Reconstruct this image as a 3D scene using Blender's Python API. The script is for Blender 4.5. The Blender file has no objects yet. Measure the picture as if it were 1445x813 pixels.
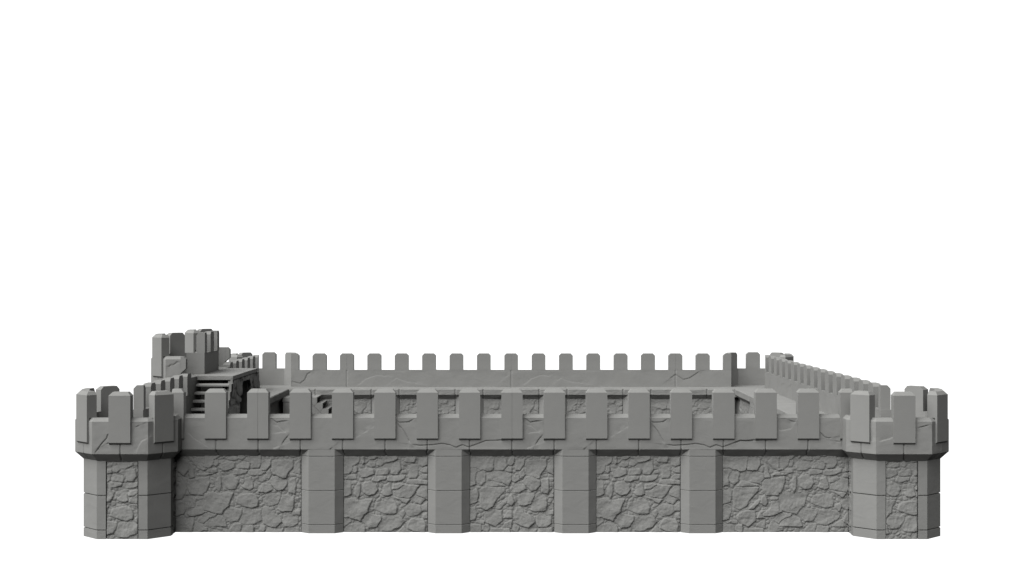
import bpy, math, random
import numpy as np
random.seed(4)
C = bpy.context.scene.collection
S = 1.5                      # metres per merlon pitch: everything below is laid out in pitches
DEPTH = 18.0                 # distance between opposite wall lines
R_GATE = 1.08                # how much higher the gatehouse stands

# ------------------------------------------------------------------ materials
def stone_material(name, base, fine=0.25, grain=0.10):
    m = bpy.data.materials.new(name); m.use_nodes = True
    nt = m.node_tree; N = nt.nodes; L = nt.links
    b = N['Principled BSDF']
    b.inputs['Roughness'].default_value = 0.88
    b.inputs['Specular IOR Level'].default_value = 0.18
    tc = N.new('ShaderNodeTexCoord')
    n1 = N.new('ShaderNodeTexNoise'); n1.inputs['Scale'].default_value = 1.3; n1.inputs['Detail'].default_value = 6
    L.new(tc.outputs['Object'], n1.inputs['Vector'])
    r = N.new('ShaderNodeValToRGB')
    r.color_ramp.elements[0].position = 0.25; r.color_ramp.elements[1].position = 0.75
    k0, k1 = 0.95, 1.05
    r.color_ramp.elements[0].color = (base[0]*k0, base[1]*k0, base[2]*k0, 1)
    r.color_ramp.elements[1].color = (base[0]*k1, base[1]*k1, base[2]*k1, 1)
    L.new(n1.outputs['Fac'], r.inputs['Fac']); L.new(r.outputs['Color'], b.inputs['Base Color'])
    # faint dressing marks, then a sandy grain
    mp = N.new('ShaderNodeMapping'); mp.inputs['Rotation'].default_value = (0.5, 0.8, 0.6); mp.inputs['Scale'].default_value = (1.0, 1.0, 1.7)
    L.new(tc.outputs['Object'], mp.inputs['Vector'])
    n2 = N.new('ShaderNodeTexNoise'); n2.inputs['Scale'].default_value = 1.6; n2.inputs['Detail'].default_value = 5; n2.inputs['Roughness'].default_value = 0.55; n2.inputs['Distortion'].default_value = 0.6
    L.new(mp.outputs['Vector'], n2.inputs['Vector'])
    n3 = N.new('ShaderNodeTexNoise'); n3.inputs['Scale'].default_value = 26; n3.inputs['Detail'].default_value = 3
    L.new(tc.outputs['Object'], n3.inputs['Vector'])
    b1 = N.new('ShaderNodeBump'); b1.inputs['Strength'].default_value = fine; b1.inputs['Distance'].default_value = 0.10
    b2 = N.new('ShaderNodeBump'); b2.inputs['Strength'].default_value = grain; b2.inputs['Distance'].default_value = 0.02
    L.new(n2.outputs['Fac'], b1.inputs['Height']); L.new(n3.outputs['Fac'], b2.inputs['Height'])
    L.new(b1.outputs['Normal'], b2.inputs['Normal']); L.new(b2.outputs['Normal'], b.inputs['Normal'])
    return m
BASE = (0.142, 0.142, 0.1365)
M_ASHLAR = stone_material('dressed grey stone', BASE, 0.15, 0.10)
M_CUT = stone_material('smooth cut grey stone', BASE, 0.04, 0.10)
M_RUBBLE = stone_material('rubble grey stone', BASE, 0.30, 0.18)
M_FLAG = stone_material('grey flagstone', BASE, 0.55, 0.25)

# ------------------------------------------------------------------ noise
_rng = np.random.RandomState(11)
_tab = _rng.rand(256, 256)
def vnoise(x, y, seed=0):
    x = np.asarray(x, float) + seed*17.31; y = np.asarray(y, float) + seed*9.77
    xi = np.floor(x).astype(int); yi = np.floor(y).astype(int)
    fx = x-xi; fy = y-yi
    fx = fx*fx*(3-2*fx); fy = fy*fy*(3-2*fy)
    a = _tab[xi & 255, yi & 255]; b = _tab[(xi+1) & 255, yi & 255]
    c = _tab[xi & 255, (yi+1) & 255]; d = _tab[(xi+1) & 255, (yi+1) & 255]
    return (a*(1-fx)+b*fx)*(1-fy)+(c*(1-fx)+d*fx)*fy - 0.5
def fbm(x, y, seed=0, octs=4):
    r = 0; amp = 1.0
    for o in range(octs):
        r = r+amp*vnoise(x*2**o, y*2**o, seed+o*3); amp *= 0.5
    return r

# ------------------------------------------------------------------ mesh collecting
class MB:
    def __init__(s): s.v = []; s.f = []; s.n = 0; s.sm = []
    def add(s, verts, faces, smooth=False):
        verts = [tuple(map(float, p)) for p in verts]
        s.v += verts; s.f += [tuple(i+s.n for i in f) for f in faces]; s.n += len(verts)
        s.sm += [smooth]*len(faces)
    def patch(s, p00, p10, p11, p01, out, step=0.05, h=None, steps=None, keep=None, fade=True):
        """bilinear sheet; h(a, b) in pitches along the sheet gives the relief"""
        p00, p10, p11, p01 = [np.array(p, float) for p in (p00, p10, p11, p01)]
        la = max(np.linalg.norm(p10-p00), np.linalg.norm(p11-p01)); lb = max(np.linalg.norm(p01-p00), np.linalg.norm(p11-p10))
        nu, nv = steps or (max(1, int(round(la/step))), max(1, int(round(lb/step))))
        a = np.linspace(0, 1, nu+1); b = np.linspace(0, 1, nv+1)
        A, B = np.meshgrid(a, b, indexing='ij')
        P = (p00[None, None]*((1-A)*(1-B))[..., None]+p10[None, None]*(A*(1-B))[..., None]
             + p11[None, None]*(A*B)[..., None]+p01[None, None]*((1-A)*B)[..., None])
        n = np.cross(p11-p00, p01-p10); n /= np.linalg.norm(n)
        flip = False
        if np.dot(n, np.array(out, float)) < 0: n = -n; flip = True
        if h is not None:
            H = h(A*la, B*lb)
            P = P+n[None, None]*H[..., None]
        i = np.arange(nu)[:, None]*(nv+1)+np.arange(nv)[None, :]
        q = np.stack([i, i+nv+1, i+nv+2, i+1], -1).reshape(-1, 4)
        if flip: q = q[:, ::-1]
        if keep is not None:
            ca = (A[:-1, :-1]+A[1:, 1:])/2*la; cb = (B[:-1, :-1]+B[1:, 1:])/2*lb
            q = q[keep(ca, cb).reshape(-1)]
        s.v += [tuple(p) for p in P.reshape(-1, 3).tolist()]
        s.f += [tuple(t) for t in (q+s.n).tolist()]
        s.sm += [h is not None]*len(q)
        s.n += (nu+1)*(nv+1)
    def box(s, x0, x1, y0, y1, z0, z1):
        v = [(x, y, z) for x in (x0, x1) for y in (y0, y1) for z in (z0, z1)]
        s.add(v, [(0, 1, 3, 2), (4, 6, 7, 5), (0, 4, 5, 1), (2, 3, 7, 6), (0, 2, 6, 4), (1, 5, 7, 3)])
    def prism(s, poly, axis, a, b):
        """extrude a polygon: axis 'x': poly is (y,z); 'y': poly is (x,z); 'z': poly is (x,y)"""
        def p(q, t): return {'x': (t, q[0], q[1]), 'y': (q[0], t, q[1]), 'z': (q[0], q[1], t)}[axis]
        n = len(poly)
        v = [p(q, a) for q in poly]+[p(q, b) for q in poly]
        f = [tuple(range(n))[::-1], tuple(range(n, 2*n))]+[(i, (i+1) % n, (i+1) % n+n, i+n) for i in range(n)]
        s.add(v, f)
    def mesh(s, name, mat, xf=None, fix=True):
        import bmesh
        v = s.v if xf is None else [xf(*p) for p in s.v]
        me = bpy.data.meshes.new(name)
        me.from_pydata([(p[0]*S, p[1]*S, p[2]*S) for p in v], [], s.f)
        me.polygons.foreach_set('use_smooth', s.sm)
        if fix:
            bm = bmesh.new(); bm.from_mesh(me); bmesh.ops.recalc_face_normals(bm, faces=bm.faces); bm.to_mesh(me); bm.free()
        me.materials.append(mat); me.update()
        return me

def thing(name, loc, label, cat, group=None):
    o = bpy.data.objects.new(name, None); C.objects.link(o)
    o.location = (loc[0]*S, loc[1]*S, loc[2]*S); o.empty_display_size = 0.3
    o['label'] = label; o['category'] = cat; o['kind'] = 'thing'
    if group: o['group'] = group
    return o
def part(name, me, parent, loc=None, rz=0.0, top=None, label=None):
    """loc in pitches, world; meshes authored in world space pass loc=None"""
    o = bpy.data.objects.new(name, me); C.objects.link(o); o.parent = parent
    t = top or parent
    base = t.location
    l = (0, 0, 0) if loc is None else (loc[0]*S, loc[1]*S, loc[2]*S)
    if top is None or parent is top: o.location = (l[0]-base[0], l[1]-base[1], l[2]-base[2])
    else: o.location = l
    o.rotation_euler[2] = rz
    if label: o['label'] = label
    return o

# ------------------------------------------------------------------ rubble traced stone by stone
def tile(x0, y0, polys): return [[(x0+cx/11.115, y0+cy/11.115) for cx, cy in p] for p in polys]
A_ST = tile(480, 640, [
 [(50,55),(300,60),(295,130),(225,185),(195,270),(130,330),(50,325)],[(215,200),(255,215),(262,270),(235,305),(200,290)],
 [(330,70),(370,55),(375,150),(345,175)],[(450,55),(585,55),(545,95),(450,100)],[(410,190),(460,145),(560,150),(560,200),(480,215)],
 [(570,180),(600,110),(650,110),(690,160),(640,200)],[(640,55),(890,55),(890,90),(760,140),(700,140)],
 [(680,195),(730,160),(930,140),(950,250),(900,330),(800,330),(790,260),(740,250)],[(305,330),(310,260),(420,230),(520,250),(530,320),(420,370),(330,370)],
 [(560,300),(600,255),(740,245),(760,290),(740,340),(560,340)],[(70,400),(120,345),(235,345),(250,395),(200,410)],
 [(500,430),(530,350),(720,370),(710,405),(600,440)],[(735,430),(750,370),(1020,350),(1010,400),(930,430),(800,450)],
 [(1080,220),(1140,180),(1220,175),(1215,340),(1190,380),(1085,385)],[(1010,125),(1050,65),(1185,70),(1170,130),(1120,140)],
 [(1250,80),(1380,70),(1380,170),(1290,210),(1245,170)],[(1250,275),(1290,230),(1380,205),(1380,300),(1300,300)],
 [(1220,395),(1250,350),(1380,320),(1380,400),(1290,410)],[(1040,460),(1060,420),(1180,405),(1380,435),(1380,480),(1150,490)],
 [(50,435),(165,445),(180,640),(140,655),(50,680)],[(245,520),(280,460),(310,470),(310,620),(280,700),(230,640)],
 [(350,490),(400,450),(470,440),(560,500),(585,570),(530,650),(440,665),(370,620)],[(640,620),(700,560),(690,500),(780,470),(815,640),(760,670),(680,655)],
 [(830,670),(850,600),(1020,480),(1080,500),(1235,510),(1160,640),(1090,715),(960,690)],[(1200,650),(1210,590),(1290,510),(1380,500),(1380,740),(1280,690)],
 [(830,560),(840,500),(930,470),(1000,490),(900,560)],[(830,690),(1090,720),(1040,790),(960,740)]])+tile(480, 690, [
 [(50,180),(180,150),(290,190),(400,165),(500,170),(450,280),(435,370),(370,410),(320,500),(180,470),(50,440)],
 [(540,300),(570,220),(680,190),(790,170),(860,210),(895,300),(880,375),(790,400),(690,380),(560,330)],
 [(50,470),(130,450),(180,500),(120,560),(50,590)],[(50,640),(140,570),(280,525),(370,570),(400,690),(50,690)],
 [(350,515),(420,395),(640,430),(640,490),(570,600),(450,615)],[(600,600),(680,430),(930,430),(1000,510),(950,590),(800,665),(650,660)],
 [(920,360),(1000,330),(1020,370),(980,450),(930,400)],[(1010,310),(1110,240),(1260,260),(1280,350),(1220,410),(1090,430),(1040,400)],
 [(1050,560),(1110,470),(1310,480),(1340,560),(1330,690),(1150,665),(1050,620)],[(1270,260),(1380,210),(1380,350),(1290,340)],
 [(880,690),(990,590),(1040,640),(1100,690)],[(1110,150),(1190,100),(1330,170),(1260,240),(1150,200)],[(1290,400),(1380,370),(1380,460),(1300,470)]])
B_ST = tile(660, 640, [
 [(35,55),(430,60),(415,190),(380,280),(270,280),(150,240),(35,230)],[(430,80),(600,80),(625,180),(560,270),(415,260)],
 [(640,120),(680,60),(735,70),(720,150),(690,190),(640,170)],[(590,270),(640,205),(690,215),(690,280),(640,290)],
 [(740,180),(760,110),(885,95),(880,180),(810,270),(745,260)],[(900,150),(960,110),(1230,100),(1240,200),(1160,300),(1120,390),(1050,390),(980,350),(905,330)],
 [(1240,250),(1270,160),(1345,100),(1345,330),(1280,310)],[(35,260),(130,240),(160,290),(120,400),(130,490),(35,520)],
 [(130,390),(160,310),(235,265),(285,290),(275,440),(215,495),(160,460)],[(310,320),(390,280),(620,300),(680,330),(690,400),(640,500),(540,460),(430,450),(310,420)],
 [(280,480),(330,430),(430,450),(590,510),(250,520)],[(200,560),(240,530),(590,540),(580,590),(440,740),(400,826),(300,886),(200,850)],
 [(35,600),(140,555),(165,620),(150,760),(35,800)],[(860,440),(900,380),(960,355),(1040,390),(1140,430),(1140,480),(1080,570),(1000,590),(950,540)],
 [(1160,420),(1260,390),(1280,500),(1260,640),(1165,610)],[(800,720),(800,660),(860,630),(1040,635),(1050,680),(1000,780),(980,796),(900,821),(810,816)],
 [(690,600),(760,480),(880,480),(920,560),(800,620)],[(815,300),(870,240),(900,330),(860,400),(820,390)],
 [(700,360),(800,350),(810,420),(740,450),(700,430)],[(1070,660),(1140,650),(1240,700),(1240,830),(1220,900),(1060,920),(1000,880),(1010,790)]])+tile(660, 690, [
 [(440,310),(560,190),(620,170),(600,220),(510,320)],[(260,420),(340,360),(420,340),(535,345),(540,500),(430,590),(330,550),(260,500)],
 [(560,460),(620,360),(690,345),(690,460)],[(580,540),(690,490),(690,620),(560,600)],
 [(730,400),(760,300),(840,290),(880,370),(1000,430),(1065,510),(960,610),(880,600),(770,540)],[(1080,430),(1160,395),(1320,420),(1310,540),(1240,600),(1110,600),(1070,520)],
 [(35,570),(210,560),(210,690),(35,690)],[(220,650),(240,570),(330,560),(340,620),(320,690)],[(340,690),(370,620),(660,630),(670,690)],
 [(120,530),(150,500),(260,505),(250,555)],[(700,650),(730,560),(800,590),(780,690)],[(800,690),(850,620),(1080,640),(1060,690)],
 [(1100,690),(1140,610),(1320,610),(1330,690)],[(1220,370),(1240,345),(1345,345),(1345,410),(1230,410)],[(35,300),(110,290),(150,380),(120,480),(35,500)],
 [(640,130),(690,90),(740,210),(690,270),(630,220)]])
C_ST = tile(240, 640, [
 [(100,180),(200,80),(300,130),(290,260),(210,350),(120,280)],[(350,130),(420,60),(640,55),(660,150),(640,230),(530,270),(430,230)],
 [(310,160),(350,200),(380,380),(300,390)],[(420,350),(480,310),(680,290),(670,320),(560,350)],
 [(260,450),(300,420),(610,365),(620,450),(580,560),(545,660),(320,650),(280,560)],[(110,560),(200,400),(260,400),(260,540),(240,620),(170,720),(90,720)],
 [(250,650),(270,600),(310,650)]])+tile(240, 690, [
 [(80,210),(200,190),(235,330),(210,390),(80,430)],[(210,160),(290,110),(400,170),(400,290),(240,300)],
 [(270,390),(400,300),(420,200),(560,170),(605,310),(560,380),(370,430),(290,430)],[(390,160),(430,115),(540,140),(500,170),(410,180)],
 [(80,490),(380,455),(370,560),(340,690),(80,690)],[(420,500),(540,390),(740,380),(690,460),(580,575)],[(370,600),(410,510),(580,590),(590,650),(370,690)],
 [(930,640),(1000,560),(1130,540),(1090,690),(930,690)],[(1100,690),(1150,540),(1250,520),(1310,600),(1310,690)]])
def shift(ps, dx, dy=0, lo=-1e9, hi=1e9):
    r = [[(x+dx, y+dy) for x, y in p] for p in ps]
    return [p for p in r if lo <= sum(x for x, _ in p)/len(p) <= hi]
def to_wall(ps, cx=722.5, s=59.43, y0=751.3): return [[((x-cx)/s, (y0-y)/s) for x, y in p] for p in ps]
CA = C_ST+shift(A_ST, -196, -9, lo=299)
P1 = to_wall(shift(CA, 0, 0, hi=364)+shift(B_ST, -357.5, 0, lo=365))
P2 = to_wall(A_ST); P3 = to_wall(B_ST)
P5 = to_wall(shift(B_ST, 357.5, 0, hi=1079)+shift(CA, 812, 0, lo=1082))
def seg_dist(X, Z, a, b):
    ax, az = a; bx, bz = b; dx, dz = bx-ax, bz-az
    t = np.clip(((X-ax)*dx+(Z-az)*dz)/(dx*dx+dz*dz+1e-12), 0, 1)
    return np.hypot(X-ax-t*dx, Z-az-t*dz)
def rubble(X, Z, polys, seed=0, rise=0.031, rim=0.033):
    """relief of stones standing out of rough mortar"""
    wx = X+0.020*fbm(X*9, Z*9, seed+1, 3); wz = Z+0.020*fbm(X*9, Z*9, seed+5, 3)
    H = 0.016*fbm(X*6, Z*6, seed+8, 4)+0.007*fbm(X*20, Z*20, seed+9, 3)
    rng = np.random.RandomState(seed+77)
    best = np.zeros_like(X)
    for p in polys:
        r1, r2, r3, r4 = rng.rand(4)
        xs = [q[0] for q in p]; zs = [q[1] for q in p]
        m = (X > min(xs)-.08) & (X < max(xs)+.08) & (Z > min(zs)-.08) & (Z < max(zs)+.08)
        if not m.any(): continue
        x = wx[m]; z = wz[m]
        d = np.full(x.shape, 9.0); ins = np.zeros(x.shape, bool)
        for i in range(len(p)):
            a = p[i]; b = p[(i+1) % len(p)]
            d = np.minimum(d, seg_dist(x, z, a, b))
            c = (a[1] > z) != (b[1] > z)
            ins ^= c & (x < (b[0]-a[0])*(z-a[1])/((b[1]-a[1]) if abs(b[1]-a[1]) > 1e-9 else 1e-9)+a[0])
        sd = np.where(ins, d, -d)+0.019
        ins = sd > 0
        t = np.clip((sd+0.002)/rim, 0, 1); t = 1-(1-t)**2
        cx, cz = sum(xs)/len(xs), sum(zs)/len(zs)
        # each stone leans: a soft upper-left edge, a steep lower-right one
        size = math.sqrt(max(1e-4, (max(xs)-min(xs))*(max(zs)-min(zs))))
        g = np.clip(((x-cx)+(cz-z))/size, -1, 1)
        lean = (x-cx)*(0.05+0.12*(r1-.5))+(cz-z)*(0.07+0.12*(r2-.5))
        top = rise*(0.65+0.55*r3)+np.clip(lean, -.010, .012)+0.010*fbm(x*6, z*6, seed+20+int(r4*90), 4)
        hh = t*top-0.006*np.clip(g*1.2+.25, 0, 1)*np.exp(-((sd+0.004)/0.010)**2)*np.where(sd < 0.006, 1, 0.2)
        cur = best[m]
        best[m] = np.where(ins, hh, np.where(np.abs(hh) > np.abs(cur), np.where(cur > 0.004, cur, hh), cur))
    f = cells(X+.02*fbm(X*8, Z*8, seed+3, 2), Z+.02*fbm(X*8, Z*8, seed+4, 2), .125, seed)
    chips = 0.019*np.clip(f/.026, 0, 1)-.002
    return H+best+np.where(best > .004, 0, chips*np.clip(1-best/.004, 0, 1))
def cells(x, z, size, seed):
    """distance to the nearest border of irregular little chips"""
    x = x/size; z = z/size*1.25
    xi = np.floor(x).astype(int); zi = np.floor(z).astype(int)
    f1 = np.full(x.shape, 9.0); f2 = np.full(x.shape, 9.0)
    for i in (-1, 0, 1):
        for j in (-1, 0, 1):
            cx = xi+i; cz = zi+j
            px = cx+_tab[(cx+seed*7) & 255, cz & 255]; pz = cz+_tab[(cx+91) & 255, (cz+seed*5) & 255]
            d = np.hypot(x-px, z-pz)
            f2 = np.where(d < f1, f1, np.minimum(f2, d)); f1 = np.minimum(f1, d)
    return (f2-f1)*size*.5
def groove(x, at, w=0.011, d=0.035):
    r = np.zeros_like(x)
    for c in at: r = r-d*np.clip(1-np.abs(x-c)/w, 0, 1)
    return r
def crack(X, Z, line, kind, depth=0.016, reach=0.16):
    """a sharp little step along a line; 'dark' drops below the line, 'pale' drops above it"""
    d = np.full(X.shape, 9.0); sg = np.zeros(X.shape)
    for a, b in zip(line[:-1], line[1:]):
        if a[0] > b[0]: a, b = b, a
        q = seg_dist(X, Z, a, b); s = (b[0]-a[0])*(Z-a[1])-(b[1]-a[1])*(X-a[0])
        sg = np.where(q < d, np.sign(s), sg); d = np.minimum(d, q)
    ends = np.minimum(np.hypot(X-line[0][0], Z-line[0][1]), np.hypot(X-line[-1][0], Z-line[-1][1]))
    taper = np.clip(ends/0.10, 0.15, 1)
    side = (sg < 0) if kind == 'dark' else (sg > 0)
    r = -depth*taper*np.where(side, np.exp(-d/reach), 0)
    if kind == 'dark': r = r-0.020*taper*np.exp(-(d/0.009)**2)
    return r
def px_lines(spec, d, yc=5.80, scale=2007.0):
    """photo-measured crack lines -> (u, z) on a sheet standing d pitches from the camera"""
    out = []
    for x0, y0, k, kind, pts in spec:
        out.append(([((x0+cx/k-722.5)*d/scale, yc-(y0+cy/k-406.5)*d/scale) for cx, cy in pts], kind))
    return out
k4 = 4.516; k8 = 8.47
MOD = px_lines([
 (380,480,k4,'dark',[(808,512),(830,525),(890,522),(925,500)]),(380,480,k4,'dark',[(815,530),(850,570),(862,585),(880,620),(905,662)]),
 (380,480,k4,'dark',[(905,665),(960,672),(1040,668),(1100,660),(1150,668),(1190,685),(1230,668),(1270,682),(1320,665),(1380,642),(1445,640),(1525,634)]),
 (380,480,k4,'dark',[(0,490),(20,505),(45,525),(80,518),(125,515)]),(380,480,k4,'pale',[(10,540),(55,550),(75,570),(110,600)]),
 (380,480,k4,'pale',[(20,598),(60,590),(120,585)]),(380,480,k4,'dark',[(75,672),(95,640),(128,600)]),(380,480,k4,'pale',[(5,725),(30,690),(75,672)]),
 (380,480,k4,'dark',[(360,735),(385,700),(410,678)]),(380,480,k4,'pale',[(590,600),(640,570)])], 33.61)
CORNERS = px_lines([
 (90,450,k4,'pale',[(770,720),(800,735),(830,765),(880,795)]),(1030,530,k8,'dark',[(690,525),(740,548),(800,560)]),
 (1030,530,k8,'pale',[(555,665),(650,655),(730,640),(755,600)]),(1030,530,k8,'dark',[(1060,670),(1095,695),(1130,735),(1180,748),(1225,740)]),
 (1030,530,k8,'dark',[(1245,780),(1330,797)])], 33.61)
LAST = px_lines([(1030,530,k8,'dark',[(30,815),(80,795),(130,775),(200,785),(300,770)])], 33.61)
FRONT_CRACKS = MOD+[([(x+6, z) for x, z in l], k) for l, k in MOD]+CORNERS+LAST
INNER_CRACKS = px_lines([
 (380,480,k4,'dark',[(140,258),(165,263),(200,273),(230,250),(245,215),(275,195)]),(380,480,k4,'pale',[(565,290),(620,245),(690,222),(760,228)]),
 (380,480,k4,'pale',[(785,262),(815,240),(870,262),(960,275)]),(680,480,k4,'pale',[(145,245),(185,215)]),
 (680,480,k4,'pale',[(265,290),(320,245),(380,222),(450,228)]),(680,480,k4,'pale',[(480,262),(510,240),(560,262),(660,275)]),
 (680,480,k4,'dark',[(1200,245),(1240,215),(1290,248),(1330,238),(1395,195)])], 51.88)

# ------------------------------------------------------------------ shared pieces
def merlon_mesh(half=0.25, seam=False, cut=None, name='merlon'):
    mb = MB()
    def block(u0, u1, c0, c1):
        P = [(-.20, 2.805), (-.20, 3.33), (.05, 3.33), (.05, 2.25), (-.012, 2.195), (-.012, 2.805)]
        v = [(u0, -q[0], q[1]) for q in P]+[(u1, -q[0], q[1]) for q in P]+[(u0+c0, .20, 3.41), (u0+c0, .025, 3.41), (u1-c1, .20, 3.41), (u1-c1, .025, 3.41)]
        f = [tuple(range(6)), tuple(range(6, 12))[::-1], (0, 1, 7, 6), (2, 3, 9, 8), (3, 4, 10, 9), (4, 5, 11, 10), (5, 0, 6, 11),
             (2, 8, 15, 13), (1, 12, 14, 7), (1, 2, 13, 12), (7, 14, 15, 8), (12, 13, 15, 14)]
        mb.add(v, f)
    if cut: block(-half, cut, .075, 0.0)
    elif seam: block(-half, -.003, .075, 0.0); block(.003, half, 0.0, .075); mb.prism([(.19, 2.81), (.19, 3.402), (.027, 3.402), (-.042, 3.328), (-.042, 2.26), (.005, 2.26), (.005, 2.81)], 'x', -.01, .01)
    else: block(-half, half, .075, .075)
    return mb.mesh(name, M_CUT)
MERLON = merlon_mesh(); MERLON_SPLIT = merlon_mesh(seam=True, name='merlon_jointed'); MERLON_HALF = merlon_mesh(half=.15, cut=.15, name='merlon_short')
MERLON_CUT = merlon_mesh(cut=.03, name='merlon_cut')
MERLON_CUT_B = merlon_mesh(cut=.03, name='merlon_cut'); MERLON_CUT_B.transform(__import__('mathutils').Matrix.Scale(-1, 4, (1, 0, 0))); MERLON_CUT_B.flip_normals()
MERLON_END = merlon_mesh(cut=-.05, name='merlon_end')
MERLON_END_B = merlon_mesh(cut=-.05, name='merlon_end'); MERLON_END_B.transform(__import__('mathutils').Matrix.Scale(-1, 4, (1, 0, 0))); MERLON_END_B.flip_normals()

def buttress_mesh():
    mb = MB()
    sec = [(-.495, .0), (-.495, .08), (-.308, .238), (.308, .238), (.495, .08), (.495, .0)]
    ins = [(-.495, .0), (-.480, .075), (-.303, .215), (.303, .215), (.480, .075), (.495, .0)]
    zs = [(0, 0)]
    for g in (.207, 1.01, 1.82): zs += [(g-.011, 0), (g, 1), (g+.011, 0)]
    zs += [(1.983, 0)]
    v = []
    for z, i in zs: v += [(u, -w, z) for u, w in (ins if i else sec)]
    n = 6; f = [tuple(range(n)), tuple(range(len(v)-n, len(v)))]
    for k in range(len(zs)-1):
        for j in range(n-1): f.append((k*n+j, k*n+j+1, (k+1)*n+j+1, (k+1)*n+j))
    mb.add(v, f)
    return mb.mesh('buttress', M_ASHLAR)
BUTTRESS = buttress_mesh()

# ------------------------------------------------------------------ curtain walls
# local frame of a wall: u along it, v outward, z up
SIDES = {'front': (lambda u, v, z: (u, -v, z), 0.0), 'back': (lambda u, v, z: (u-.03, DEPTH+v, z), math.pi),
         'left': (lambda u, v, z: (-9-v, u, z), -math.pi/2), 'right': (lambda u, v, z: (9+v, u, z), math.pi/2)}
def panel_mesh(u0, u1, polys, step, seed, rise=.031, v0=.045, sgn=1, z1=1.83, off=0.0, mirror=False, name='stone_panel', z0=0.0):
    mb = MB()
    def h(a, b):
        X = u0+a; Z = z0+b
        if mirror: X = -X
        r = rubble(X-off, Z, polys, seed, rise)
        e = np.minimum(np.minimum(a, (u1-u0)-a), 9)
        return r-0.030*np.clip(1-e/0.012, 0, 1)
    mb.patch((u0, v0*1, z0), (u1, v0, z0), (u1, v0, z1), (u0, v0, z1), (0, sgn, 0), step, h)
    b = v0-sgn*.06
    for (x0, x1) in ((u0, u0), (u1, u1)):
        mb.add([(x0, v0-sgn*.03, z0), (x0, b, z0), (x0, b, z1), (x0, v0-sgn*.03, z1)], [(0, 1, 2, 3)])
    mb.add([(u0, v0+sgn*.02, z0), (u1, v0+sgn*.02, z0), (u1, b, z0), (u0, b, z0)], [(0, 1, 2, 3)])
    return mb
def wall(side, ends, label, loc, merlons, seams, bays, butts, fine, inner_fine, cracks=(), icracks=(), walk=None):
    xf, rz = SIDES[side]
    t = thing('curtain_wall', loc, label, 'castle wall', 'curtain walls around the courtyard')
    u0, u1 = ends
    sd = {'front': 1, 'back': 2, 'left': 3, 'right': 4}[side]
    mb = MB(); mb.box(u0, u1, -.835, .02, .01, 2.0)
    part('wall_body', mb.mesh('wall_body', M_ASHLAR, xf), t)
    # parapet with its sloping sill and the corbel under it
    ints = [i for i in range(int(math.ceil(u0)), int(math.floor(u1))+1)]
    def hp(a, b):
        X = u0+a; Z = 1.985+b
        r = 0.010*fbm(X*1.6, Z*1.6, sd, 4)*np.clip(np.minimum(b, .745-b)/.06, 0, 1)
        for line, kind in cracks:
            xs = [q[0] for q in line]; m = (X[:, 0] > min(xs)-.6) & (X[:, 0] < max(xs)+.6)
            if m.any(): r[m] += crack(X[m], Z[m], line, kind, .014 if kind == 'dark' else .011)
        return r+groove(X, ints, 0.018, .055)
    def hc(a, b): return groove(u0+a+0.035*np.sin((u0+a).round()*2.1)*(1-b/.245)+.03*fbm((u0+a).round()*3+b*6, b*9, 3, 2), ints, 0.019, .06)+0.006*fbm((u0+a)*3, b*3, sd, 3)
    def hb(a, b):
        r = 0.004*fbm((u0+a)*5, b*5, sd, 3)
        return r
    mb = MB()
    mb.patch((u0, .24, 1.985), (u1, .24, 1.985), (u1, .24, 2.73), (u0, .24, 2.73), (0, 1, 0), fine, hp)
    mb.patch((u0, .24, 2.73), (u1, .24, 2.73), (u1, .16, 2.81), (u0, .16, 2.81), (0, 1, 1), max(fine, .03), hb)
    mb.patch((u0, .03, 1.775), (u1, .03, 1.775), (u1, .24, 1.985), (u0, .24, 1.985), (0, 1, -1), max(fine, .012), hc)
    mb.patch((u0, .16, 2.81), (u1, .16, 2.81), (u1, .04, 2.81), (u0, .04, 2.81), (0, 0, 1), steps=(1, 1))
    def hi(a, b):
        X = u0+a; Z = 2.19+b
        r = 0.008*fbm(X*1.6, Z*1.6, sd+9, 4)*np.clip(np.minimum(b, .62-b)/.06, 0, 1)
        for line, kind in icracks:
            xs = [q[0] for q in line]; m = (X[:, 0] > min(xs)-.6) & (X[:, 0] < max(xs)+.6)
            if m.any(): r[m] += crack(X[m], Z[m], line, kind, .016 if kind == "dark" else .008)
        return r+groove(X, seams, max(0.014, inner_fine), .03)
    mb.patch((u0, .04, 2.17), (u1, .04, 2.17), (u1, .04, 2.81), (u0, .04, 2.81), (0, -1, 0), inner_fine, hi)
    for u in (u0, u1):
        mb.prism([(.02, 1.775), (.24, 1.985), (.24, 2.73), (.16, 2.81), (.04, 2.81), (.04, 2.17), (.02, 2.17)], 'x', u, u+(.001 if u == u0 else -.001))
    part('parapet', mb.mesh('parapet', M_ASHLAR, xf, fix=False), t)
    # wall walk carried on a corbelled edge
    w0, w1 = walk or ends
    def hw(a, b): return 0.006*fbm((w0+a)*4, b*4, sd+3, 4)+groove(w0+a, [i for i in range(-10, 20)], .016, .012)+groove(b, (.42, .88), .016, .012)
    def he(a, b): return 0.006*fbm((w0+a)*3, b*3, sd+4, 3)+groove(w0+a, [i for i in range(-10, 20)], max(.02, inner_fine), .06)
    mb = MB()
    mb.patch((w0, -1.01, 2.19), (w1, -1.01, 2.19), (w1, .045, 2.19), (w0, .045, 2.19), (0, 0, 1), max(.04, inner_fine), hw)
    mb.patch((w0, -1.03, 2.165), (w1, -1.03, 2.165), (w1, -1.01, 2.19), (w0, -1.01, 2.19), (0, -1, 1), inner_fine, he)
    mb.patch((w0, -1.03, 1.985), (w1, -1.03, 1.985), (w1, -1.03, 2.165), (w0, -1.03, 2.165), (0, -1, 0), inner_fine, he)
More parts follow.
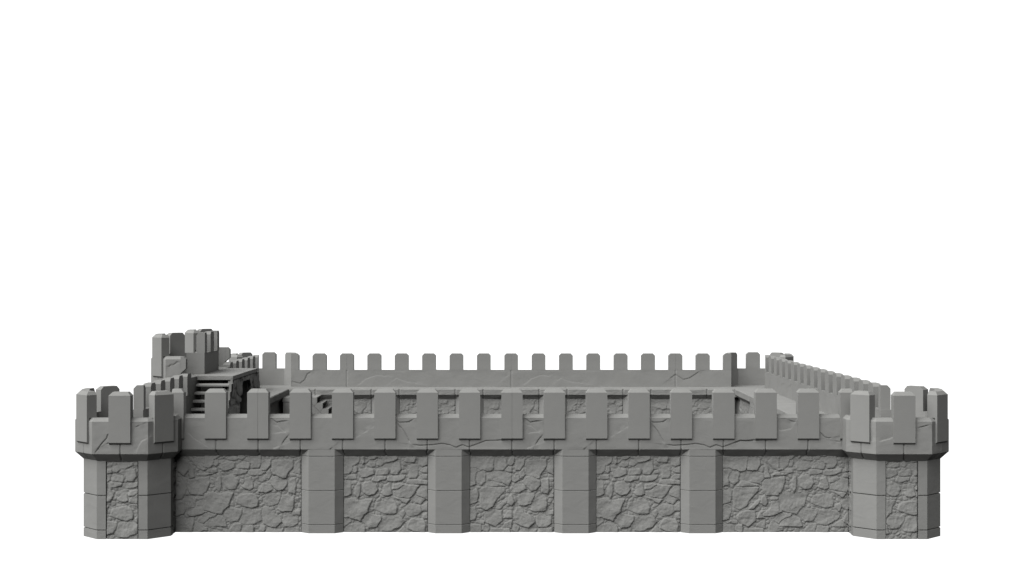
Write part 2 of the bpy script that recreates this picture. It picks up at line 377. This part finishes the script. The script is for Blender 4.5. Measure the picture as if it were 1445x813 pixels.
    mb.patch((w0, -.82, 1.775), (w1, -.82, 1.775), (w1, -1.03, 1.985), (w0, -1.03, 1.985), (0, -1, -1), inner_fine, he)
    for u in (w0, w1):
        mb.prism([(-.82, 1.775), (-1.03, 1.985), (-1.03, 2.165), (-1.0, 2.185), (.03, 2.185), (.03, 1.9)], 'x', u, u+(.001 if u == w0 else -.001))
    part('wall_walk', mb.mesh('wall_walk', M_FLAG, xf, fix=False), t)
    for i in merlons:
        m = MERLON_SPLIT if i in seams else MERLON
        if abs(i) == 8 and side in ('front', 'back'): m = MERLON_CUT if (i > 0) == (side == 'front') else MERLON_CUT_B
        if i in (1, 17) and side in ('left', 'right'): m = MERLON_END if (i == 17) == (side == 'right') else MERLON_END_B
        part('merlon', m, t, xf(i, .24, 0), rz)
    for i in butts:
        part('buttress', BUTTRESS, t, xf(i, 0, 0), rz)
        part('buttress', BUTTRESS, t, xf(i, -.79, 0), rz+math.pi)
    cache = {}
    for (a, b, polys, off, seed) in bays:
        st = fine if side == 'front' else .05
        mb = panel_mesh(a, b, polys, st, seed, off=off)
        part('stone_panel', mb.mesh('stone_panel', M_RUBBLE, xf, fix=False), t)
        mb = panel_mesh(a, b, polys, inner_fine, seed, rise=.022, v0=-.855, sgn=-1, off=off)
        part('stone_panel', mb.mesh('stone_panel', M_RUBBLE, xf, fix=False), t)
    return t
FB_BUTTS = (-4.5, -1.5, 1.5, 4.5)
FB_BAYS = [(-8.0, -5.0, P1, 0, 1), (-4.0, -2.0, P2, 0, 2), (-1.0, 1.0, P3, 0, 3), (2.0, 4.0, P2, 6.0, 2), (5.0, 8.0, P5, 0, 5)]
wall('front', (-8.03, 8.03), 'long grey battlemented wall nearest the viewer, its rubble panels divided by four buttresses', (0, 0, 0), range(-8, 9), (-6, 0), FB_BAYS, FB_BUTTS, .0125, .05,
     cracks=FRONT_CRACKS, walk=(-7.97, 7.97))
wall('back', (-8.03, 8.03), 'grey battlemented wall across the far side, seen over the near parapet', (0, DEPTH, 0), range(-8, 9), (-6, 0, 6), FB_BAYS, FB_BUTTS, .05, .02,
     icracks=INNER_CRACKS, walk=(-7.97, 7.97))
SB = lambda y: (y-1.5, y+1.5)
side_bays = [(1.0, 4.0, P1, 9, 1), (5.0, 7.0, P2, 9, 2), (8.0, 10.0, P3, 9, 3), (11.0, 13.0, P2, 15, 2), (14.0, 17.0, P5, 9, 5)]
side_cr = [([(9.9, 2.56), (10.0, 2.53), (10.12, 2.60), (10.3, 2.45)], 'dark'), ([(13.6, 2.62), (13.75, 2.6)], 'dark'), ([(12.4, 2.66), (12.5, 2.64)], 'dark'), ([(16.1, 2.5), (16.2, 2.4)], 'dark'),
           ([(5.2, 2.75), (5.0, 2.5), (4.9, 2.2)], 'pale'), ([(8.2, 2.8), (8.0, 2.5), (7.8, 2.3)], 'pale'), ([(14.2, 2.7), (14.0, 2.4)], 'pale')]
wall('right', (1.0, 17.0), 'long grey wall running back on the side without a gatehouse, seventeen merlons in a row', (9, 9, 0), range(1, 18), (6, 12), side_bays, (4.5, 7.5, 10.5, 13.5), .05, .025,
     icracks=side_cr, walk=(1.03, 16.97))
wall('left', (1.0, 5.95), 'short grey wall with six merlons between the near corner tower and the raised gate', (-9, 3.5, 0), range(1, 7), (6,), [(1.0, 5.6, P1, 9, 1)], (), .05, .03, walk=(1.03, 6.0))
wall('left', (12.05, 17.0), 'short grey wall with six merlons beyond the raised gate, meeting the far wall', (-9, 14.5, 0), range(12, 18), (12,), [(12.4, 17.0, P5, 9, 5)], (), .05, .03, walk=(12.0, 16.97))

# ------------------------------------------------------------------ towers
def mitre(path, i, o):
    def nrm(a, b):
        d = np.array(b, float)-np.array(a, float); d /= np.linalg.norm(d)
        return np.array((-d[1], d[0]))*-1
    p = np.array(path[i], float)
    ns = []
    if i > 0: ns.append(nrm(path[i-1], path[i]))
    if i < len(path)-1: ns.append(nrm(path[i], path[i+1]))
    if len(ns) == 1: return p-ns[0]*o
    return p-(ns[0]+ns[1])/(1+np.dot(ns[0], ns[1]))*o
def tower_parapet(path, zr, fine, facet_cracks=None, seed=0):
    """path runs so that outward is to the right of travel (towers are given clockwise-corrected below)"""
    mb = MB()
    for i in range(len(path)-1):
        L = np.linalg.norm(np.array(path[i+1])-np.array(path[i]))
        d = (np.array(path[i+1], float)-np.array(path[i], float))/L
        out = (d[1], -d[0])
        P = lambda k, o, z: (*mitre(path, k, o), z+zr)
        cen = [] if L < .5 else [L/2]
        fc = (facet_cracks or {}).get(i, [])
        def hf(a, b):
            r = 0.010*fbm(a*1.8+i*3, b*1.8, seed+4, 4)*np.clip(np.minimum(np.minimum(b, .745-b), np.minimum(a, L-a))/.06, 0, 1)
            for line, kind in fc: r = r+crack(a, 1.985+b, line, kind, .013)
            return r+groove(a, cen, .018, .055)
        def hc(a, b):
            e = np.clip(np.minimum(a, L-a)/.06, 0, 1)
            return groove(a+.05*math.sin(i*2.3)*(1-b/.26), cen, .019, .06)
        mb.patch(P(i, 0, 1.985), P(i+1, 0, 1.985), P(i+1, 0, 2.73), P(i, 0, 2.73), (*out, 0), fine, hf)
        mb.patch(P(i, 0, 2.73), P(i+1, 0, 2.73), P(i+1, .08, 2.81), P(i, .08, 2.81), (*out, 1), steps=(1, 1))
        mb.patch(P(i, .21, 1.775), P(i+1, .21, 1.775), P(i+1, 0, 1.985), P(i, 0, 1.985), (*out, -1), fine, hc)
        mb.patch(P(i, .08, 2.81), P(i+1, .08, 2.81), P(i+1, .2, 2.81), P(i, .2, 2.81), (0, 0, 1), steps=(1, 1))
        def hin(a, b): return 0.006*fbm(a*1.8+i*3, b*1.8, seed+14, 4)*np.clip(np.minimum(np.minimum(b, .62-b), np.minimum(a, L-a))/.06, 0, 1)
        mb.patch(P(i, .2, 2.17), P(i+1, .2, 2.17), P(i+1, .2, 2.81), P(i, .2, 2.81), (-out[0], -out[1], 0), .05, hin)
    for k in (0, len(path)-1):
        pts = [(*mitre(path, k, o), z+zr) for o, z in ((.22, 1.775), (0, 1.985), (0, 2.73), (.08, 2.81), (.2, 2.81), (.2, 1.9))]
        mb.add(pts, [tuple(range(6))])
    return mb
def shaft_mesh(z1, poly, notch):
    """chamfered shaft with joint grooves; notch marks edges that hold a rubble panel"""
    mb = MB()
    def ring(inset):
        out = []
        n = len(poly)
        for i in range(n):
            a = np.array(poly[i], float); b = np.array(poly[(i+1) % n], float)
            out.append(a*(1-inset))
            if i in notch:
                d = (b-a)/np.linalg.norm(b-a); m = (a+b)/2; nn = np.array((d[1], -d[0]))
                if np.dot(nn, m) < 0: nn = -nn
                for s_, dep in ((-.377, 0), (-.377, .07), (.377, .07), (.377, 0)):
                    out.append((m+d*s_-nn*dep)*(1-inset if dep == 0 else 1))
        return out
    zs = [(0, 0)]
    for g in (.21, 1.01, 2.0):
        if g < z1-.1: zs += [(g-.014, 0), (g-.007, .034), (g+.007, .034), (g+.014, 0)]
    zs += [(z1, 0)]
    rings = [ring(i) for _, i in zs]; n = len(rings[0])
    v = [(x, y, z) for (z, _), r in zip(zs, rings) for x, y in r]
    f = [tuple(range(n)), tuple(range(len(v)-n, len(v)))]
    for k in range(len(zs)-1):
        for j in range(n): f.append((k*n+j, k*n+(j+1) % n, (k+1)*n+(j+1) % n, (k+1)*n+j))
    mb.add(v, f)
    return mb
OCT = [(-.585, -1.02), (.585, -1.02), (1.02, -.585), (1.02, .585), (.585, 1.02), (-.585, 1.02), (-1.02, .585), (-1.02, -.585)]
GST = shift(A_ST, 0)+shift(C_ST[-2:], 226, 9)
TP_LEFT = to_wall(shift(GST, -373, 9), 172.2, 61.1, 760.9)
TP_RIGHT = to_wall(shift(GST, 738, 1), 1272, 61.1, 760.9)
def tower_panel(polys, seed, z1=1.83, step=.0125):
    mb = panel_mesh(-.362, .362, polys, step, seed, v0=1.02-.035, z1=z1)
    return mb.mesh('stone_panel', M_RUBBLE, lambda u, v, z: (u, -v, z), fix=False)
def flip_path(path, sx, sy):
    p = [(x*sx, y*sy) for x, y in path]
    return p if sx*sy > 0 else p[::-1]
CORNER_PATH = [(-.17, 1.20), (-.645, 1.20), (-1.20, .645), (-1.20, -.645), (-.645, -1.20), (.645, -1.20), (1.20, -.645), (1.20, -.17)]   # outer corner towards -x,-y
def corner_tower(cx, cy, sx, sy, label, panels, fine, fcr=None):
    t = thing('corner_tower', (cx, cy, 0), label, 'tower', 'corner towers')
    at = lambda x, y, z: (cx+x, cy+y, z)
    part('shaft', shaft_mesh(1.83, OCT, (0, 2, 4, 6)).mesh('shaft', M_ASHLAR, at), t)
    for k, a in enumerate((0, math.pi/2, math.pi, -math.pi/2)):
        part('stone_panel', panels, t, (cx, cy, 0), a)
    path = flip_path(CORNER_PATH, sx, sy)
    part('parapet', tower_parapet(path, 0, fine, fcr, int(cx+cy)+20).mesh('parapet', M_ASHLAR, at, fix=False), t)
    mb = MB()
    fl = [(-.3, 1.0), (-.57, 1.0), (-1.0, .57), (-1.0, -.57), (-.57, -1.0), (.57, -1.0), (1.0, -.57), (1.0, -.02), (1.03, -.02), (1.03, 1.03), (-.02, 1.03), (-.02, 1.0)]
    fl = [(x*sx, y*sy) for x, y in fl]
    mb.prism(fl, 'z', 1.90, 2.188)
    part('tower_floor', mb.mesh('tower_floor', M_FLAG, at), t)
    for (x, y) in ((.9225, -.9225), (0, -1.20), (-.9225, -.9225), (-1.20, 0), (-.9225, .9225)):
        X, Y = x*sx, y*sy
        part('merlon', MERLON, t, (cx+X, cy+Y, 0), math.atan2(Y, X)+math.pi/2)
    return t
def fc(spec): return spec
# cracks on the facets that face the viewer: facet index -> lines in (along, z)
LT = {4: [([(.53, 2.54), (.36, 2.42), (.33, 2.34), (.22, 2.22), (.10, 2.05), (.06, 1.99)], 'dark'), ([(.60, 2.30), (.42, 2.26), (.30, 2.2)], 'dark'), ([(1.02, 2.0), (1.06, 2.15), (1.14, 2.28), (1.30, 2.36)], 'pale'), ([(.98, 2.66), (1.0, 2.6), (1.12, 2.66)], 'dark')],
      5: [([(.0, 2.36), (.12, 2.42)], 'pale')]}
RT = {2: [([(.05, 2.27), (.30, 2.33), (.50, 2.42), (.66, 2.44)], 'pale'), ([(.95, 2.58), (1.25, 2.66)], 'dark')], 1: [([(.45, 2.22), (.73, 2.28)], 'pale')]}
corner_tower(-9, 0, 1, 1, 'octagonal corner tower nearest the viewer beside the short wall leading to the raised gate', tower_panel(TP_LEFT, 12), .0125, LT)
corner_tower(9, 0, -1, 1, 'octagonal corner tower nearest the viewer where the four-buttress wall meets the seventeen-merlon wall', tower_panel(TP_RIGHT, 12), .0125, RT)
corner_tower(-9.03, DEPTH, 1, -1, 'octagonal corner tower at the far end of the wall beyond the raised gate', tower_panel(TP_LEFT, 12, step=.05), .05)
corner_tower(8.97, DEPTH, -1, -1, 'octagonal corner tower where the far wall meets the seventeen-merlon wall', tower_panel(TP_RIGHT, 12, step=.05), .05)

# ------------------------------------------------------------------ gate towers
def gate_tower(cy, sy, label):
    """sy = 1: its free stub looks towards the viewer; sy = -1: the mirror image"""
    t = thing('gate_tower', (-9, cy, 0), label, 'tower', 'twin gate towers')
    at = lambda x, y, z: (-9+x, cy+y, z)
    half = [(-.07, 1.02), (-.07, -1.02), (-.585, -1.02), (-1.02, -.585), (-1.02, .585), (-.585, 1.02)]
    part('shaft', shaft_mesh(1.83+R_GATE, half[::-1], ()).mesh('shaft', M_ASHLAR, at), t)
    path = [(-.045, 1.18), (-.66, 1.18), (-1.205, .645), (-1.205, -.645), (-.66, -1.18), (-.24, -1.18)]
    if sy < 0: path = [(x, -y) for x, y in path][::-1]
    fcr = {4: [([(.0, 2.52), (.10, 2.53), (.14, 2.58), (.22, 2.58), (.32, 2.66), (.42, 2.64)], 'dark')]} if sy > 0 else None
    part('parapet', tower_parapet(path, R_GATE, .02, fcr, 31).mesh('parapet', M_ASHLAR, at, fix=False), t)
    z = R_GATE
    mb = MB()
    fl = [(-.045, -1.165), (-.30, -1.165), (-.62, -1.05), (-1.05, -.62), (-1.05, .62), (-.62, 1.05), (-.045, 1.05)]
    mb.prism([(x, y*sy) for x, y in fl], 'z', 1.95, 2.188+z)
    part('tower_floor', mb.mesh('tower_floor', M_FLAG, at), t)
    # bracket that carries the end of the parapet out over the lower wall
    mb = MB()
    y0, y1 = sorted((-1.178*sy, -.985*sy))
    mb.prism([(-.245, 2.34+z), (-.245, 2.808+z), (-.17, 2.808+z), (-.10, 2.735+z), (-.10, 2.475+z)], 'y', y0, y1)
    part('bracket', mb.mesh('bracket', M_ASHLAR, at), t)
    for (x, y) in ((-.932, -.912), (-1.205, 0), (-.932, .912)):
        part('merlon', MERLON, t, (-9+x, cy+y, z), math.atan2(y, x)+math.pi/2)
    return t
gate_tower(7, 1, 'taller half-octagon gate tower nearer the viewer, dark crack under its sill')
gate_tower(11, -1, 'taller half-octagon gate tower farther from the viewer, beyond the gate wall')

# ------------------------------------------------------------------ gatehouse: gate wall, arch, platform, two flights
ZP = 2.19+R_GATE
g = thing('gatehouse', (-8.6, 9, 0), 'raised gatehouse passage with dark arch, flat platform and open-riser steps at both ends', 'gatehouse')
mb = MB(); mb.box(-9.22, -9.05, 8.03, 9.97, .01, 2.9)
part('gate_wall', mb.mesh('gate_wall', M_ASHLAR), g)
mb = MB()
gx = lambda v: -9-v
sec = [(.03, 2.7), (.24, 3.065), (.24, 3.81), (.16, 3.89), (.05, 3.89), (.05, 2.7)]
mb.prism([(gx(v), z) for v, z in sec], 'y', 8.06, 9.94)
part('parapet', mb.mesh('parapet', M_ASHLAR), g)
for y, m in ((8.155, MERLON_HALF), (9.05, MERLON), (9.93, MERLON_HALF)):
    part('merlon', m, g, (-9.24, y, R_GATE), -math.pi/2)
mb = MB()
def hplat(a, b): return 0.007*fbm(a*4, b*4, 41, 4)+groove(a, (1.0, 2.0, 3.0), .02, .012)
mb.patch((-9.04, 7.0, ZP-.11), (-9.04, 11.0, ZP-.11), (-8.02, 11.0, ZP-.11), (-8.02, 7.0, ZP-.11), (0, 0, -1), steps=(1, 1))
mb.patch((-9.04, 7.0, ZP), (-9.04, 11.0, ZP), (-8.02, 11.0, ZP), (-8.02, 7.0, ZP), (0, 0, 1), .04, hplat)
for a, b, o in (((-9.04, 7.0), (-8.02, 7.0), (0, -1, 0)), ((-8.02, 7.0), (-8.02, 11.0), (1, 0, 0)), ((-8.02, 11.0), (-9.04, 11.0), (0, 1, 0))):
    mb.patch((*a, ZP-.11), (*b, ZP-.11), (*b, ZP), (*a, ZP), o, steps=(1, 1))
part('platform', mb.mesh('platform', M_FLAG, fix=False), g)
# courtyard face with the arch
def inside_wall(y, z):
    yy = 9-np.abs(y-9)
    ok = (z < ZP-.13) & (z < 2.12+(yy-6.18)*1.165)
    arch = 1.10-np.clip((z-1.9)/1.14, 0, 1)*.62
    hole = (np.abs(y-9) < arch) & (z < 3.03)
    return ok & ~hole
fs = [[(9+.3+x*1.35+dx, z*1.35+dz) for x, z in p] for dx, dz in ((-1.35, 0), (1.35, 0), (-1.9, 2.47), (.8, 2.47), (3.5, 0), (-4.05, 0)) for p in P3]
fs = [p for p in fs if True]
mb = MB()
def hst(a, b): return rubble(5.8+a, b, fs, 51, .06)
mb.patch((-8.05, 5.8, 0), (-8.05, 12.2, 0), (-8.05, 12.2, 3.2), (-8.05, 5.8, 3.2), (1, 0, 0), .02, hst, keep=lambda a, b: inside_wall(5.8+a, b))
# the thickness of the jambs and the vault behind that face
ar = [(9-1.10, 0), (9-1.10, 1.9), (9-.48, 3.03), (9+.48, 3.03), (9+1.10, 1.9), (9+1.10, 0)]
for (a, b) in zip(ar[:-1], ar[1:]):
    mb.add([(-8.06, a[0], a[1]), (-8.06, b[0], b[1]), (-8.42, b[0], b[1]), (-8.42, a[0], a[1])], [(0, 1, 2, 3)])
mb.prism([(6.9, 0), (7.9, 0), (7.9, 1.9), (8.52, 3.03), (8.52, 3.14), (7.06, 3.14), (6.9, 2.8)], 'x', -8.16, -8.085)
mb.prism([(11.1, 0), (10.1, 0), (10.1, 1.9), (9.48, 3.03), (9.48, 3.14), (10.94, 3.14), (11.1, 2.8)], 'x', -8.16, -8.085)
mb.prism([(6.0, 0), (6.9, 0), (6.9, 2.8), (6.0, 1.85)], 'x', -8.16, -8.085)
mb.prism([(12.0, 0), (11.1, 0), (11.1, 2.8), (12.0, 1.85)], 'x', -8.16, -8.085)
part('arch_wall', mb.mesh('arch_wall', M_RUBBLE, fix=False), g)
for a, b in ((7.5, 7.7), (10.3, 10.5)):
    mb = MB(); mb.box(-9.04, -8.41, a, b, 0, 3.15)
    part('passage_wall', mb.mesh('passage_wall', M_ASHLAR), g)
def flight(s, yt):
    """s = -1: goes down towards the viewer from y = yt; +1: away"""
    n, r, go = 5, R_GATE/5, .2
    st = MB()
    up = [(yt, ZP-.115)]
    prof = [(yt-s*.02, ZP-.115), (yt, ZP-.115)]
    z = ZP; y = yt
    for k in range(1, n):
        prof += [(y, ZP-r*k-.0), (y+s*go, ZP-r*k-.0)]; y += s*go
    prof += [(y, 2.19), (y-s*.12, 2.10), (yt-s*.02, ZP-.36)]
    st.prism(prof, 'x', -8.09, -8.022)
    f = part('stair_flight', st.mesh('stair_flight', M_CUT), g)
    for k in range(1, n):
        tb = MB(); zz = ZP-r*k; yy = yt+s*go*(k-1)
        a, b = sorted((yy-s*.10, yy+s*go+s*.004))
        fe = yy+s*go+s*.004; bk = yy-s*.10
        tb.prism([(bk, zz-.068), (bk, zz+.004), (fe-s*.03, zz+.004), (fe, zz-.03), (fe, zz-.068)], 'x', -9.035, -8.094)
        o = part('tread', tb.mesh('tread', M_CUT), f, top=g)
    tb = MB(); a, b = sorted((yt+s*go*(n-1), yt+s*go*n)); tb.box(-9.035, -8.03, a, b, 2.13, 2.192)
    part('landing', tb.mesh('landing', M_CUT), f, top=g)
    return f
flight(-1, 7.0); flight(1, 11.0)
for o in list(bpy.data.objects):      # sub-parts of the flights are authored in world space under a part that already carries the offset
    if o.parent and o.parent.name.startswith('stair_flight'): o.location = (0, 0, 0)

# ------------------------------------------------------------------ steps down into the courtyard beside the far wall
cs = thing('courtyard_stair', (-6.0, 16.2, 0), 'small stone steps going down into the courtyard against the far wall', 'staircase')
Y0, Y1 = 15.72, 16.965
mb = MB()
prof = [(-7.98, 0), (-7.98, 1.82), (-7.035, 1.82), (-5.215, 0)]
mb.prism(prof, 'y', Y0+.02, Y1)
part('stair_core', mb.mesh('stair_core', M_ASHLAR), cs)
mb = MB(); mb.box(-8.0, -7.005, Y0, Y1, 1.83, 1.99)
part('landing', mb.mesh('landing', M_CUT), cs)
for k in range(10):
    xr = -6.80+.2*k; z = 1.99-.2*k; e = .006
    pent = [(xr-.2+e, z), (xr, z), (xr, z-.2+e), (xr-.1, max(.01, z-.3+e)), (xr-.3+e, max(.02, z-.1))]
    mb = MB()
    for a, b in ((Y0, Y0+.16), (Y1-.16, Y1)): mb.prism(pent, 'y', a, b)
    mb.box(xr-.2+e, xr-.002, Y0+.155, Y1-.155, z-.05, z-.001)
    part('step', mb.mesh('step', M_CUT), cs)

# ------------------------------------------------------------------ camera
cam = bpy.data.cameras.new('camera'); cam.lens = 50; cam.sensor_width = 36; cam.clip_end = 2000
co = bpy.data.objects.new('camera', cam); C.objects.link(co)
co.location = (0, -33.85*S, 5.80*S); co.rotation_euler = (math.radians(90), 0, 0)
bpy.context.scene.camera = co

# ------------------------------------------------------------------ light: a studio with a lit white backdrop behind the model
w = bpy.data.worlds.new('World'); bpy.context.scene.world = w; w.use_nodes = True
nt = w.node_tree; N = nt.nodes; L = nt.links
bg = N['Background']
tc = N.new('ShaderNodeTexCoord')
def lobe(d, lo, hi, val):
    l = math.sqrt(sum(c*c for c in d)); d = tuple(c/l for c in d)
    dp = N.new('ShaderNodeVectorMath'); dp.operation = 'DOT_PRODUCT'; dp.inputs[1].default_value = d
    L.new(tc.outputs['Generated'], dp.inputs[0])
    mr = N.new('ShaderNodeMapRange'); mr.interpolation_type = 'SMOOTHSTEP'
    mr.inputs['From Min'].default_value = lo; mr.inputs['From Max'].default_value = hi; mr.inputs['To Min'].default_value = 0; mr.inputs['To Max'].default_value = val
    L.new(dp.outputs['Value'], mr.inputs['Value'])
    return mr.outputs['Result']
terms = [lobe((0, 1, 0), .55, .72, 1.25), lobe((0, 0, 1), 0, 1.0, .2)]
acc = None
for t in terms:
    if acc is None: acc = t; continue
    ad = N.new('ShaderNodeMath'); ad.operation = 'ADD'; L.new(acc, ad.inputs[0]); L.new(t, ad.inputs[1]); acc = ad.outputs[0]
ad = N.new('ShaderNodeMath'); ad.operation = 'ADD'; L.new(acc, ad.inputs[0]); ad.inputs[1].default_value = 0.005
L.new(ad.outputs[0], bg.inputs['Color']); bg.inputs['Strength'].default_value = 1.0
def sun(name, to_light, strength, angle):
    l = bpy.data.lights.new(name, 'SUN'); l.energy = strength; l.angle = math.radians(angle)
    o = bpy.data.objects.new(name, l); C.objects.link(o)
    from mathutils import Vector
    o.rotation_euler = Vector(to_light).to_track_quat('Z', 'Y').to_euler(); o.location = (0, -20*S, 20*S)
sun('key_lamp', (-.20, -.122, .255), 8.0, 60)
sun('fill_lamp', (-.02, -1, .6), 1.8, 30)
sc = bpy.context.scene
sc.view_settings.view_transform = 'Standard'; sc.view_settings.look = 'None'; sc.view_settings.exposure = 0; sc.view_settings.gamma = 1
sc.cycles.max_bounces = 4; sc.cycles.diffuse_bounces = 2
